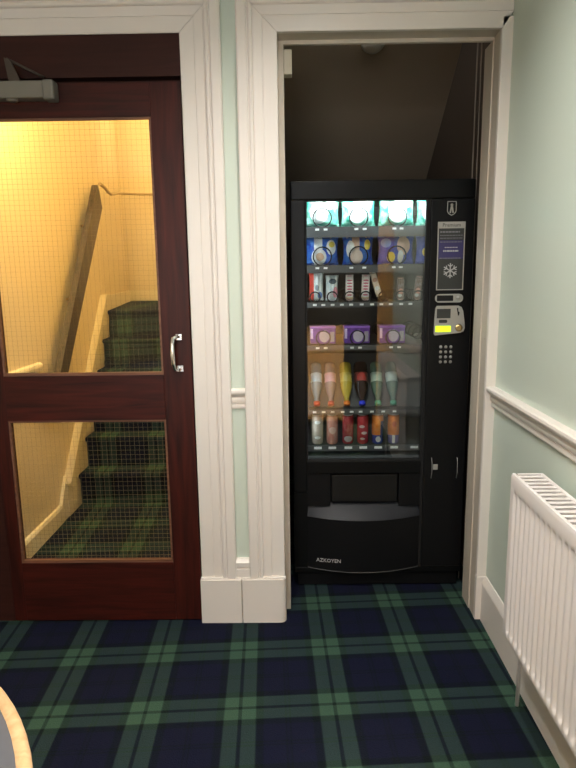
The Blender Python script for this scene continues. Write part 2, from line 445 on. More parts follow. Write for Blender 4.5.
# bits of skirting and dado between the two casings
def mould_x(name, x0, x1, prof, m, label, cat):   # prof (protrusion, z) along x on front wall
    return struct(name, MB().prism([(YW - d, z) for d, z in prof], 0, x0, x1), m, label, cat)
DADO = [(0, 0.890), (0.010, 0.890), (0.013, 0.896), (0.013, 0.907), (0.010, 0.909), (0.010, 0.912), (0.016, 0.914), (0.019, 0.922), (0.019, 0.930), (0.015, 0.934), (0.015, 0.937), (0.022, 0.942), (0.032, 0.950), (0.035, 0.957), (0.033, 0.965), (0.026, 0.969), (0, 0.969)]
mould_x('trim_7', -0.247, -0.192, [(d*0.75, z) for d, z in DADO], 'paint', 'short piece of dado rail between the two casings', 'dado rail')
mould_x('baseboard_front', -0.247, -0.192, [(0, 0.19), (0.024, 0.19), (0.024, 0.228), (0.018, 0.231), (0.018, 0.236), (0.024, 0.239), (0.024, 0.256), (0.014, 0.268), (0, 0.270)], 'paint', 'short skirting top between the two casings', 'skirting')
# right wall dado and skirting
struct('trim_8', MB().prism([(XW - d, z) for d, z in DADO], 1, 0.40, YW-0.019), 'paint', 'cream moulded dado rail along the right wall', 'dado rail')
SK = [(0, 0), (0.017, 0), (0.017, 0.158), (0.015, 0.166), (0.004, 0.190), (0, 0.192)]
struct('baseboard_right', MB().prism([(XW - d, z) for d, z in SK], 1, 0.40, YW-0.024), 'paint', 'cream skirting board under the radiator', 'skirting')

# alcove lining -----------------------------------------------------
mb = MB()
mb.box(0.725, 0.80, YW, 2.335, 0, 2.223); mb.box(0.7205, 0.80, 2.335, 2.43, 0, 2.213, 0.002)
struct('trim_9', mb, 'jamb', 'worn cream door lining right of the machine', 'door lining')
mb = MB()
mb.box(-0.070, -0.050, YW, 2.335, 0, 2.223); mb.box(-0.070, -0.029, 2.335, 2.43, 0, 2.213, 0.002)
struct('trim_10', mb, 'jamb', 'worn cream door lining left of the machine', 'door lining')
mb = MB()
mb.box(-0.070, 0.80, YW, 2.345, 2.226, 2.25); mb.box(-0.070, 0.80, 2.345, 2.364, 2.213, 2.25, 0.003); mb.box(-0.070, 0.80, 2.364, 2.43, 2.240, 2.25)
struct('trim_11', mb, 'jamb', 'cream lining across the head of the recess', 'door lining')
tag(obj('mounting_block', MB().box(-0.029, 0.001, 2.34, 2.385, 2.112, 2.196, 0.003), 'block'), 'small beige block fixed inside the top left of the recess', 'block')
# alcove room under the stairs
sl = lambda y: 2.446 - 0.695*(y - 3.063)
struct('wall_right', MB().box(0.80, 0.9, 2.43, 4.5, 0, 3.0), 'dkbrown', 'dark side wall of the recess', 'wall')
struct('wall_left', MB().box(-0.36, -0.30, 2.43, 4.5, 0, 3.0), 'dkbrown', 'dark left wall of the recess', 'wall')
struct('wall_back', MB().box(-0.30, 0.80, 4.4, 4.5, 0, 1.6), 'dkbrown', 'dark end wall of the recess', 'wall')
struct('ceiling', MB().prism([(2.43, sl(2.43)), (4.5, sl(4.5)), (4.5, sl(4.5)+0.08), (2.43, sl(2.43)+0.08)], 0, -0.30, 0.80), 'brown', 'sloping brown ceiling above the machine', 'ceiling')
# smoke detector on the slope
t = thing('smoke_detector', 'round white smoke detector on the sloping brown ceiling', 'smoke detector', (0.379, 3.040, 2.462))
mx = Matrix.Translation((0.379, 3.040, 2.462)) @ Matrix.Rotation(-math.atan(0.695), 4, 'X') @ Matrix.Rotation(PI, 4, 'X')
obj('base', MB().lathe([(0, 0), (0.056, 0), (0.056, 0.012), (0.0, 0.012)], mx), 'plast', t)
obj('cover', MB().lathe([(0.05, 0.012), (0.05, 0.022), (0.042, 0.034), (0.025, 0.038), (0, 0.038)], mx), 'plast', t)
# cables hanging at the right of the alcove
for k, (x, y, r, lab) in enumerate(((0.746, 2.56, 0.0028, 'thin brown cable hanging by the machine, left one of two'), (0.768, 2.70, 0.0034, 'thin brown cable hanging by the machine, right one of two'))):
    path = [(x + 0.003*math.sin(3*q + k), y + 0.02*q, 2.62*(1-q) + 0.004) for q in [i/16 for i in range(17)]]
    tag(obj('cable', MB().tube(path, r, 6), 'cable'), lab, 'cable', 'cables hanging in the recess')

# ------------------------------------------------------------------ hall behind the door
HX = -1.37
w = MB(); w.box(HX-0.1, HX, 2.43, 4.33, 0, 3.4)
w.prism([(HX, 4.33), (-1.66, 6.02), (-1.76, 6.02), (HX-0.1, 4.33)], 2, 0, 3.4)
struct('wall_left', w, 'cream', 'cream stairwell wall left of the stairs', 'wall')
struct('wall_back', MB().box(-1.8, -0.3, 6.0, 6.1, 0, 3.4), 'cream', 'cream wall at the far end of the landing', 'wall')
struct('wall_right', MB().box(-0.42, -0.36, 2.43, 6.1, 0, 3.4), 'cream', 'cream stairwell wall right of the stairs', 'wall')
struct('ceiling', MB().box(-1.8, -0.3, 2.43, 6.1, 3.4, 3.5), 'ceil', 'stairwell ceiling', 'ceiling')
w = MB(); w.box(-1.8, -0.3, 2.40, 2.43, 2.75, 3.5)
struct('wall_front', w, 'cream', 'cream stairwell wall above the door', 'wall')
# flight of stairs
st = thing('staircase', 'steep staircase in dark tartan carpet behind the wired glass door', 'stairs', (-0.9, 3.72, 0))
RISE, GO, Y0 = 0.193, 0.160, 3.55
for k in range(6):
    y = Y0 + k*GO; z = (k+1)*RISE
    mb = MB()
    yb = y + GO + 0.05 if k < 5 else 5.995
    mb.prism([(y+0.012, k*RISE), (y+0.012, z-0.030), (y-0.006, z-0.026), (y-0.012, z-0.014), (y-0.006, z-0.002), (y+0.004, z), (yb, z), (yb, k*RISE)], 0, HX+0.018, -0.424)
    if k == 5: mb.prism([(HX+0.018, 4.36), (-1.655, 5.995), (HX+0.018, 5.995)], 2, z-0.03, z)
    obj('step' if k < 5 else 'landing', mb, 'carpet', st)
# skirtings of the hall
mb = MB().prism([(HX, 0), (HX+0.02, 0), (HX+0.02, 0.088), (HX+0.012, 0.102), (HX, 0.105)], 1, 2.43, 3.27)
mb.prism([(3.27, 0), (3.36, 0), (3.36, 0.25), (3.27, 0.105)], 0, HX, HX+0.018)
struct('baseboard_left', mb, 'hallp', 'cream skirting along the stairwell wall', 'skirting')
sk = lambda y: 0.212 + (y - 3.354)*1.157      # top of the raking skirting at the wall
mb = MB()
ye = 4.27
mb.prism([(3.36, sk(3.36)-0.03), (ye, sk(ye)-0.03), (4.385, sk(ye)-0.03), (4.385, 1.15), (4.33, 1.0), (3.60, 0.0), (3.36, 0.0)], 0, HX, HX+0.022)
mb.prism([(3.35, sk(3.35)), (ye, sk(ye)), (4.385, sk(ye)), (4.385, sk(ye)-0.03), (ye+0.02, sk(ye)-0.03), (3.38, sk(3.35)-0.03)], 0, HX, HX+0.046)
struct('trim_12', mb, 'hallp', 'raking cream string board beside the stairs', 'skirting')
mb = MB().prism([(HX, 4.385), (-1.64, 5.985), (-1.62, 5.985), (HX+0.02, 4.385)], 2, 1.158, 1.262)
mb.box(-1.64, -0.42, 5.975, 6.0, 1.158, 1.262)
struct('baseboard_back', mb, 'hallp', 'cream skirting round the upper landing', 'skirting')
struct('trim_16', MB().prism([(HX, 0.905), (HX+0.018, 0.91), (HX+0.024, 0.935), (HX+0.02, 0.95), (HX, 0.955)], 1, 2.43, 3.16), 'hallp', 'cream dado rail on the stairwell wall stopping at the handrail', 'dado rail')
# handrail: flat plank raking up the left wall
hr = thing('handrail', 'flat dark brown wooden handrail raking up the stairwell wall', 'handrail', (-1.30, 3.1, 0.66))
mb = MB()
dy, dz = 0.610, 0.792        # direction of the flight
y1, z1, y2, z2 = 3.12, 0.672, 4.125, 1.965
hw = 0.045
ny, nz_ = dz*hw, -dy*hw
mb.prism([(y1-ny, z1-nz_), (y1+ny, z1+nz_), (y2+ny+0.01, z2+nz_-0.085), (y2+ny*0.2, z2-0.01), (y2-ny*0.6, z2-nz_*0.6+0.012), (y2-ny, z2-nz_-0.01)], 0, -1.322, -1.284)
obj('rail', mb, 'railw', hr)
for q in (0.15, 0.5, 0.85):
    y, z = y1 + (y2-y1)*q, z1 + (z2-z1)*q
    obj('bracket', MB().tube([(HX, y, z-0.05), (-1.31, y, z-0.045), (-1.30, y, z)], 0.008, 8), 'brass', hr)
# thin rail round the landing
path = [(-1.268, 4.10, 1.998), (-1.265, 4.19, 1.988), (-1.28, 4.30, 1.975), (-1.33, 4.55, 1.99), (-1.40, 5.0, 2.055), (-1.45, 5.5, 2.115), (-1.42, 5.86, 2.155), (-1.33, 5.93, 2.163), (-0.43, 5.93, 2.163)]
tag(obj('landing_rail', MB().tube(path, 0.011, 8), 'rope'), 'thin pale rail curving round the upper landing wall', 'rail')
# hall lamp
LX, LY, LZ = -1.20, 2.70, 2.50
hl = thing('hall_lamp', 'warm glass globe lamp on the stairwell wall, hidden above the door', 'lamp', (HX, LY, LZ))
obj('wall_rose', MB().lathe([(0, 0), (0.05, 0), (0.05, 0.015), (0.012, 0.02), (0.012, 0.085), (0, 0.085)], Matrix.Translation((HX-0.003, LY, LZ)) @ Matrix.Rotation(PI/2, 4, 'Y')), 'brass', hl)
obj('globe', MB().lathe([(0, -0.09)] + [(0.09*math.sin(a), -0.09*math.cos(a)) for a in [k*PI/10 for k in range(1, 10)]] + [(0, 0.09)], Matrix.Translation((LX, LY, LZ))), 'lampw', hl)
h2 = thing('added_landing_lamp', 'small warm pendant globe added out of view to brighten the upper landing', 'lamp', (-1.0, 5.1, 3.4))  # unseen extra lamp, added to even out the landing walls
obj('cord', MB().tube([(-1.0, 5.1, 3.4), (-1.0, 5.1, 3.2)], 0.006), 'cable', h2)
obj('globe', MB().lathe([(0, -0.07)] + [(0.07*math.sin(a), -0.07*math.cos(a)) for a in [k*PI/10 for k in range(1, 10)]] + [(0, 0.07)], Matrix.Translation((-1.0, 5.1, 3.14))), 'lampw2', h2)

# ------------------------------------------------------------------ glazed door
d = thing('door_1', 'dark mahogany door with two wired glass panels and silver handle', 'door', (-0.77, 2.285, 0), None, 'structure')
DF, DB = YW-0.017, YW+0.030
fr = MB()
fr.box(-1.30, -0.372, YW-0.014, 2.36, 2.088, 2.236); fr.box(-1.30, -0.372, DB+0.002, 2.40, 2.050, 2.095); fr.box(-1.30, -1.171, YW-0.010, 2.36, 0, 2.088); fr.box(-0.3905, -0.372, YW+0.004, 2.36, 0, 2.083)
struct('trim_13', fr, 'mahogd', 'dark brown door frame with deep head board', 'door frame')
DF, DB = YW-0.017, YW+0.030
XL, XR = -1.168, -0.3925
g = [(1.028, 1.956), (0.258, 0.852)]
GX0, GX1 = -1.119, -0.502
obj('stile', MB().box(XL, GX0, DF, DB, 0.004, 2.070, 0.002), 'mahog', d)
obj('stile', MB().box(GX1, XR, DF, DB, 0.004, 2.070, 0.002), 'mahog', d)
for z0, z1, nm in ((1.956, 2.070, 'top_rail'), (0.852, 1.028, 'middle_rail'), (0.004, 0.258, 'bottom_rail')):
    obj(nm, MB().box(GX0, GX1, DF, DB, z0, z1, 0.0015), 'mahogx', d)
for z0, z1 in g:
    b = MB()
    b.box(GX0, GX1, DF+0.004, DF+0.016, z0, z0+0.011); b.box(GX0, GX1, DF+0.004, DF+0.016, z1-0.008, z1)
    b.box(GX0, GX0+0.008, DF+0.004, DF+0.016, z0+0.011, z1-0.008); b.box(GX1-0.008, GX1, DF+0.004, DF+0.016, z0+0.011, z1-0.008)
    obj('glazing_bead', b, 'bead', d)
    p = obj('glass_pane', MB().box(GX0+0.001, GX1-0.001, DF+0.019, DF+0.025, z0+0.001, z1-0.001), 'gdoor', d)
    wm = MB(); s = 0.0185; r = 0.00017; x = GX0+0.002
    while x < GX1-0.002:
        wm.box(x-r, x+r, DF+0.0215, DF+0.0224, z0, z1); x += s
    z = z0 + 0.004
    while z < z1:
        wm.box(GX0+0.001, GX1-0.001, DF+0.0215, DF+0.0224, z-r, z+r); z += s
    obj('wire_mesh', wm, 'wire', p)
# pull handle: two square bosses and a bowed grip
h = MB()
for z in (1.172, 1.052): h.box(-0.449, -0.423, DF-0.010, DF, z-0.013, z+0.013, 0.003)
ha = obj('handle', h, 'chrome', d)
h = MB().tube([(-0.436, DF-0.008, 1.174), (-0.444, DF-0.026, 1.177), (-0.453, DF-0.036, 1.170), (-0.4555, DF-0.039, 1.150), (-0.4560, DF-0.040, 1.112), (-0.4545, DF-0.039, 1.075), (-0.452, DF-0.036, 1.055), (-0.444, DF-0.026, 1.047), (-0.436, DF-0.008, 1.050)],
              [0.006, 0.0065, 0.0068, 0.0072, 0.0085, 0.0075, 0.0068, 0.0065, 0.006], 10)
obj('grip', h, 'chrome', ha)
# overhead closer
cl = obj('door_closer', MB().box(-1.085, -0.858, DF-0.052, DF, 2.010, 2.066, 0.004), 'closer', d)
obj('end_cap', MB().box(-0.860, -0.820, DF-0.055, DF, 2.004, 2.069, 0.007), 'closer', cl)
obj('closer_screw', MB().lathe([(0, 0), (0.02, 0), (0.017, -0.006), (0, -0.007)], Matrix.Translation((-0.975, DF-0.03, 2.010))), 'closer', cl)
obj('closer_arm', MB().prism([(-0.975, 2.066), (-0.935, 2.066), (-0.965, 2.136), (-0.985, 2.142)], 1, DF-0.045, DF-0.038).tube([(-0.977, DF-0.041, 2.138), (-0.865, DF-0.012, 2.086)], 0.005, 8), 'armm', cl)
# scratches: pale joint line of the bottom glass level stays in the mesh of the stile

# ------------------------------------------------------------------ vending machine
Y = 2.520
vm = thing('vending_machine', 'tall black glass-fronted snack vending machine standing in the recess', 'vending machine', (0.362, 2.9, 0))
X0, X1, ZB, ZT = -0.012, 0.735, 0.058, 1.768
mb = MB()
CY0, CY1 = Y+0.05, 3.30
mb.box(X0, 0.022, CY0, CY1, ZB, ZT-0.006, 0.003); mb.box(0.703, X1, CY0, CY1, ZB, ZT-0.006, 0.003)
mb.box(0.022, 0.703, CY0+0.001, CY1-0.001, 1.738, ZT-0.008); mb.box(0.022, 0.703, CY0+0.001, CY1-0.001, ZB+0.001, 0.585)
mb.box(0.022, 0.703, CY1-0.05, CY1-0.001, 0.585, 1.738)
obj('cabinet', mb, 'blk', vm)
mb = MB()
mb.box(0.0225, 0.027, CY0, CY1-0.052, 0.586, 1.737); mb.box(0.698, 0.7025, CY0, CY1-0.052, 0.586, 1.737)
mb.box(0.027, 0.698, CY1-0.057, CY1-0.0515, 0.586, 1.737); mb.box(0.027, 0.698, CY0, CY1-0.057, 0.5855, 0.590)
obj('liner', mb, 'inner', vm)
# door: frame round the window, right column, lower face
mb = MB()
mb.box(X0, X1, Y, CY0-0.002, 1.692, ZT, 0.006, 3)
mb.box(X0, 0.048, Y, CY0-0.002, 0.45, 1.6925, 0.004); mb.box(0.0478, 0.5455, Y+0.001, CY0-0.002, 0.5345, 0.5925, 0.003)
mb.box(X0, X1, Y+0.001, CY0-0.002, ZB+0.01, 0.0945, 0.003)
fd = obj('door_frame', mb, 'blk', vm)
mb = MB(); mb.box(0.5555, X1, Y-0.003, CY0-0.002, 0.095, 1.6915, 0.006, 3)
sel = obj('selection_panel', mb, 'blk2', vm)
obj('panel_seam', MB().box(0.545, 0.5558, Y+0.004, CY0-0.002, 0.095, 1.692), 'seam', vm)
mb = MB()
for a in ((0.048, 0.0535, 0.592, 1.692), (0.540, 0.5455, 0.592, 1.692)): mb.box(a[0], a[1], Y+0.002, Y+0.012, a[2], a[3])
for a in ((0.0535, 0.540, 0.592, 0.598), (0.0535, 0.540, 1.686, 1.692)): mb.box(a[0], a[1], Y+0.002, Y+0.012, a[2], a[3])
obj('window_gasket', mb, 'seam', vm)
obj('window_glass', MB().box(0.0482, 0.5452, Y+0.013, Y+0.031, 0.5925, 1.6918), 'gmach', vm)
obj('added_light_strip', MB().box(0.030, 0.038, Y+0.055, Y+0.063, 0.66, 1.66, 0.002), 'strip', vm)  # unseen strip added behind the frame to brighten the lower rows
obj('light_tube', MB().tube([(0.06, Y+0.064, 1.720), (0.66, Y+0.064, 1.720)], 0.011, 10), 'tube', vm)
# delivery section
mb = MB(); mb.box(0.048, 0.150, Y+0.008, CY0-0.002, 0.385, 0.534); mb.box(0.452, 0.545, Y+0.008, CY0-0.002, 0.385, 0.534); mb.box(0.150, 0.452, Y+0.036, CY0-0.002, 0.385, 0.534)
obj('delivery_surround', mb, 'blk2', vm)
mb = MB(); mb.box(0.156, 0.446, Y+0.010, Y+0.034, 0.400, 0.528, 0.006, 3)
fl = obj('delivery_flap', mb, 'flap', vm)
cx, hw_ = 0.2965, 0.2485
bow = lambda x: Y + 0.004 - 0.036*(1 - ((x-cx)/hw_)**2)
N = 20
xs = [cx - hw_ + 2*hw_*i/N for i in range(N+1)]
pts = [(x, bow(x)) for x in xs]
mb = MB()
mb.grid(lambda u, v: Vector((cx-hw_+2*hw_*u, bow(cx-hw_+2*hw_*u)*(1-v) + (Y+0.030)*v, 0.338 - 0.010*(1-((2*u-1))**2)*(1-v) + 0.055*v)), N, 4)
mb.grid(lambda u, v: Vector((cx-hw_+2*hw_*u, Y+0.030, 0.393 - 0.010*v)), N, 1)
obj('tray_lip', mb, 'lip', vm)
mb = MB()
mb.sweep([[(x, bow(x)+0.002, 0.0975 - 0.012*(1-((x-cx)/hw_)**2)), (x, bow(x), 0.101 - 0.012*(1-((x-cx)/hw_)**2)), (x, bow(x), 0.337 - 0.010*(1-((x-cx)/hw_)**2)), (x, bow(x)+0.004, 0.3385 - 0.010*(1-((x-cx)/hw_)**2)), (x, Y+0.045, 0.338), (x, Y+0.045, 0.0975)] for x in xs])
obj('lower_panel', mb, 'blk2', vm)
obj('bottom_trim', MB().tube([(x, bow(x)-0.001, 0.0955 - 0.012*(1-((x-cx)/hw_)**2)) for x in xs], 0.0014, 6), 'trimdim', vm)
obj('side_filler', MB().box(X0+0.001, 0.048, Y+0.003, CY0-0.002, 0.095, 0.45), 'blk', vm)
mb = MB(); text_mesh(mb, 'AZKOYEN', 0.0235, 0.086, 0.0, 0.128, depth=0.001, sx=1.0)
for v in mb.bm.verts: v.co.y += bow(v.co.x) - 0.0008
obj('lettering', mb, 'letters', vm)
for x in (0.05, 0.675):
    for y in (Y+0.09, 3.2):
        obj('foot', MB().lathe([(0, 0), (0.024, 0), (0.024, 0.014), (0.012, 0.018), (0.012, ZB+0.002), (0, ZB+0.002)], Matrix.Translation((x, y, 0))), 'blk2', vm)
obj('dark_base_strip', MB().box(X0+0.015, X1-0.015, Y+0.012, Y+0.027, 0.006, ZB+0.004), 'blk2', vm)  # black strip set forward to fill the dark zone below the door
# right column fittings
YS = Y-0.003
lp = obj('price_panel', MB().box(0.586, 0.697, YS-0.002, YS, 1.326, 1.600), 'dgrey', sel)
PZ = YS-0.0028
mb = MB()
for a in ((0.586, 0.590, 1.326, 1.600), (0.693, 0.697, 1.326, 1.600), (0.590, 0.693, 1.326, 1.330), (0.590, 0.693, 1.574, 1.600)): mb.box(a[0], a[1], PZ-0.0008, YS, a[2], a[3])
# (panel pieces sit at the third level, under the selection panel)
obj('panel_border', mb, 'silver', sel)
mb = MB(); text_mesh(mb, 'Premium', 0.0205, 0.6415, PZ-0.0012, 1.5805, 'CENTER', 0.0004, 1.0)
obj('panel_heading', mb, 'dgrey', sel)
obj('blue_print', MB().box(0.591, 0.692, PZ, YS-0.001, 1.452, 1.527), 'navy', sel)
mb = MB()
rnd = random.Random(3)
def dashes(z, h, x0, x1, y):
    x = x0
    while x < x1:
        L = min(rnd.uniform(0.005, 0.013), x1-x); mb.box(x, x+L, y-0.0006, y, z, z+h); x += L + 0.0022
for a in ((1.4965, 0.0035, 0.616, 0.668, PZ), (1.481, 0.0065, 0.610, 0.673, PZ)):
    mb = MB(); dashes(*a); obj('print_line', mb, 'prnt', sel)
for a in ((1.5185, 0.003, 0.596, 0.684, PZ), (1.454, 0.003, 0.596, 0.684, PZ), (1.534, 0.0025, 0.596, 0.688, YS-0.0022), (1.545, 0.0025, 0.596, 0.688, YS-0.0022), (1.557, 0.006, 0.596, 0.676, YS-0.0022)):
    mb = MB(); dashes(*a); obj('print_line', mb, 'prntd', sel)
mb = MB(); sx, sz, R_ = 0.6415, 1.405, 0.030
def bar(mb, x0, z0, x1, z1, w, y0, y1):
    dx, dz = x1-x0, z1-z0; L = math.hypot(dx, dz); nx, nz = -dz/L*w/2, dx/L*w/2
    mb.prism([(x0+nx, z0+nz), (x1+nx, z1+nz), (x1-nx, z1-nz), (x0-nx, z0-nz)], 1, y0, y1)
for k in range(6):
    a = PI/2 + k*PI/3
    bar(mb, sx, sz, sx+R_*math.cos(a), sz+R_*math.sin(a), 0.0042, PZ-0.0006, YS-0.001)
    for s_ in (-1, 1):
        bx, bz = sx+R_*0.55*math.cos(a), sz+R_*0.55*math.sin(a)
        bar(mb, bx, bz, bx+R_*0.42*math.cos(a+s_*0.9), bz+R_*0.42*math.sin(a+s_*0.9), 0.0036, PZ-0.0006, YS-0.001)
obj('snowflake_symbol', mb, 'prnt', sel)
# shield emblem
mb = MB(); ex, ez = 0.640, 1.652
out = [(-0.017, 0.027), (0.017, 0.027), (0.0175, -0.010), (0.012, -0.020), (0, -0.027), (-0.012, -0.020), (-0.0175, -0.010)]
for i in range(len(out)):
    a, b = out[i], out[(i+1) % len(out)]
    bar(mb, ex+a[0], ez+a[1], ex+b[0], ez+b[1], 0.0028, YS-0.0012, YS)
bar(mb, ex-0.001, ez+0.010, ex-0.006, ez-0.018, 0.006, YS-0.0012, YS); bar(mb, ex+0.001, ez+0.010, ex+0.006, ez-0.018, 0.006, YS-0.0012, YS)
mb.lathe([(0, 0), (0.0055, 0), (0.0055, 0.001), (0, 0.001)], Matrix.Translation((ex, YS, ez+0.014)) @ Matrix.Rotation(PI/2, 4, 'X'), 12)
obj('emblem', mb, 'silver', sel)
# pill shaped display
def rrect(x0, x1, z0, z1, r, n=5):
    pts = []
    for cxx, czz, a0 in ((x1-r, z1-r, 0), (x0+r, z1-r, PI/2), (x0+r, z0+r, PI), (x1-r, z0+r, 1.5*PI)):
        pts += [(cxx + r*math.cos(a0+PI/2*k/n), czz + r*math.sin(a0+PI/2*k/n)) for k in range(n+1)]
    return pts
mb = MB().prism(rrect(0.583, 0.698, 1.2755, 1.3105, 0.0165), 1, YS-0.006, YS)
obj('display_surround', mb, 'silver', sel)
obj('display', MB().prism(rrect(0.590, 0.657, 1.282, 1.305, 0.003), 1, YS-0.0068, YS-0.004), 'seam', sel)
obj('display_button', MB().lathe([(0, 0), (0.009, 0), (0.008, 0.003), (0, 0.003)], Matrix.Translation((0.678, YS-0.006, 1.2935)) @ Matrix.Rotation(PI/2, 4, 'X'), 16), 'silverd', sel)
# coin unit
coin = [(0.581, 1.146), (0.586, 1.140)] + [(0.690, 1.150), (0.703, 1.156), (0.708, 1.170), (0.706, 1.195), (0.699, 1.240), (0.692, 1.256), (0.680, 1.262), (0.592, 1.262), (0.585, 1.252), (0.582, 1.200)]
obj('coin_unit', MB().prism(coin, 1, YS-0.012, YS), 'silver', sel)
obj('coin_plate', MB().box(0.590, 0.647, YS-0.0135, YS-0.011, 1.211, 1.250, 0.001), 'dgrey', sel)
obj('coin_return', MB().prism(rrect(0.599, 0.634, 1.192, 1.205, 0.005), 1, YS-0.0135, YS-0.011), 'dgrey', sel)
obj('coin_slot', MB().prism([(0.672, 1.252), (0.677, 1.254), (0.679, 1.238), (0.684, 1.236), (0.682, 1.224), (0.678, 1.220)], 1, YS-0.0135, YS-0.011), 'seam', sel)
obj('credit_display', MB().prism(rrect(0.586, 0.650, 1.154, 1.180, 0.003), 1, YS-0.0135, YS-0.011), 'lcd', sel)
obj('coin_lock', MB().lathe([(0.009, 0), (0.015, 0), (0.015, 0.003), (0.009, 0.003)], Matrix.Translation((0.683, YS-0.012, 1.171)) @ Matrix.Rotation(PI/2, 4, 'X'), 16), 'brass', sel)
for r_ in range(4):
    for c_ in range(3):
        obj('key', MB().lathe([(0, 0), (0.0065, 0), (0.0055, 0.003), (0, 0.0035)], Matrix.Translation((0.614+0.0212*c_, YS, 1.090-0.0212*r_)) @ Matrix.Rotation(PI/2, 4, 'X'), 12), 'silver', sel)
# door pull, square lock plate
obj('lock_plate', MB().box(0.597, 0.617, YS-0.003, YS, 0.552, 0.576, 0.001), 'silver', sel)
for x in (0.590, 0.700):
    obj('pull_edge', MB().tube([(x, YS, 0.606), (x+0.002, YS-0.004, 0.58), (x+0.002, YS-0.004, 0.54), (x, YS, 0.512)], 0.0014, 6), 'silverd', sel)

# shelves and coils
def coil_mb(x, zb, r, y0, gap, turns, pitch):
    """front ring, a straight run under the packet in front, then the helix"""
    n = 20; w = 0.0032
    path = [(x + r*math.sin(2*PI*i/n), y0 + 0.002*i/n, zb + r + w - r*math.cos(2*PI*i/n)) for i in range(n+1)]
    path += [(x, y0 + gap, zb + w)]
    path += [(x + r*math.sin(2*PI*i/n), y0 + gap + 0.01 + pitch*i/n, zb + r + w - r*math.cos(2*PI*i/n)) for i in range(int(turns*n)+1)]
    return MB().tube(path, w, 6)
XS0, XS1 = 0.0285, 0.6965
YF, YK = 2.612, 3.15
shelves = []
SZ = [1.590, 1.430, 1.274, 1.087, 0.800, 0.636]
tags = [[0.10, 0.135, 0.265, 0.30, 0.425, 0.455], [0.10, 0.135, 0.245, 0.30, 0.425, 0.455], [0.088, 0.125, 0.165, 0.205, 0.245, 0.29, 0.335, 0.375, 0.415, 0.46, 0.50],
        [0.10, 0.135, 0.25, 0.285, 0.42, 0.455], [0.085, 0.125, 0.165, 0.21, 0.25, 0.29, 0.34, 0.39, 0.44], [0.099, 0.164, 0.236, 0.303, 0.370, 0.442, 0.532]]
for i, z in enumerate(SZ):
    mb = MB()
    th = 0.006
    mb.box(XS0, XS1, YF, YK, z-th, z)
    lip = (0.040, 0.028, 0.018, 0.018, 0.018, 0.024)[i]
    mb.box(XS0, XS1, YF-0.003, YF, z-lip, z+0.004)
    sh = obj('shelf', mb, 'shelf', vm)
    if i == 4:
        mb = MB().prism([(YF+0.071, z-0.001), (YF+0.076, z-0.001), (YF+0.221, z+0.225), (YF+0.216, z+0.225)], 0, XS0, XS1)
        obj('sloping_rack', mb, 'inner', sh)
    for x in tags[i]:
        w_, hh = (0.034, 0.011) if i == 5 else (0.016, 0.008)
        obj('price_tag', MB().box(x-w_/2, x+w_/2, YF-0.0045, YF-0.003, z-0.003-hh, z-0.003), 'tag', sh)
    if i in (0, 1):
        for x in (0.122, 0.277, 0.440, 0.600): obj('coil', coil_mb(x, z+0.0004, 0.039, YF+0.014, 0.075, 4.5, 0.075), 'coil', sh)
    if i == 2:
        for x in (0.090, 0.165, 0.240, 0.309, 0.388, 0.462, 0.535, 0.615): obj('coil', coil_mb(x, z+0.0004, 0.022, YF+0.014, 0.055, 5.5, 0.055), 'coil', sh)
    if i == 3:
        for x in (0.125, 0.275, 0.430, 0.585): obj('coil', coil_mb(x, z+0.0004, 0.031, YF+0.014, 0.12, 4.0, 0.09), 'coil', sh)
# dividers between slots of the top shelves
ROOT_SH = None

# ------------------------------------------------------------------ goods inside the machine
def bag(name, m, label, x, y, z, w, h, dth, seed, group, tilt=0.0, cat='crisp packet'):
    rn = random.Random(seed); ph = [rn.uniform(0, 6) for _ in range(4)]
    def surf(sgn):
        def f(u, v):
            X, Z = (u-0.5), v
            t = max(0, 1-abs(2*X)**2.6) * max(0, 1-abs(2*v-1)**3.2)
            wr = 0.004*math.sin(9*X+ph[0]+4*v)*math.sin(11*v+ph[1]) + 0.0025*math.sin(23*X+ph[2])*math.sin(3*v)
            zz = Z*h + 0.003*math.sin(40*X)*(1 if v in (0, 1) else 0)
            wn = w*(1-0.07*math.sin(PI*v))
            return Vector((X*wn, sgn*(dth/2*t**0.7 + 0.0005) + (wr if 0.04 < v < 0.96 else 0), zz))
        return f
    t_ = thing(name, label, cat, (x, y, z), group)
    mb = MB().grid(surf(-1), 18, 18).grid(surf(1), 18, 18)
    bmesh.ops.remove_doubles(mb.bm, verts=mb.bm.verts[:], dist=0.0012)
    bmesh.ops.recalc_face_normals(mb.bm, faces=mb.bm.faces[:])
    bmesh.ops.translate(mb.bm, vec=Vector((x, y, z)), verts=mb.bm.verts[:])
    o = obj('pouch', mb, m, t_)
    for z0 in (0.0, h-0.010):
        mb = MB()
        mb.grid(lambda u, v: Vector((x+(u-0.5)*w*1.0, y-0.002-0.0015*math.sin(u*w*900), z+z0+0.010*v)), 40, 1)
        mb.grid(lambda u, v: Vector((x+(u-0.5)*w*1.0, y-0.0005-0.0015*math.sin(u*w*900), z+z0+0.010*v)), 40, 1)
        obj('crimped_seal', mb, m, t_)
    t_.rotation_euler = (tilt, 0, 0)
    return t_

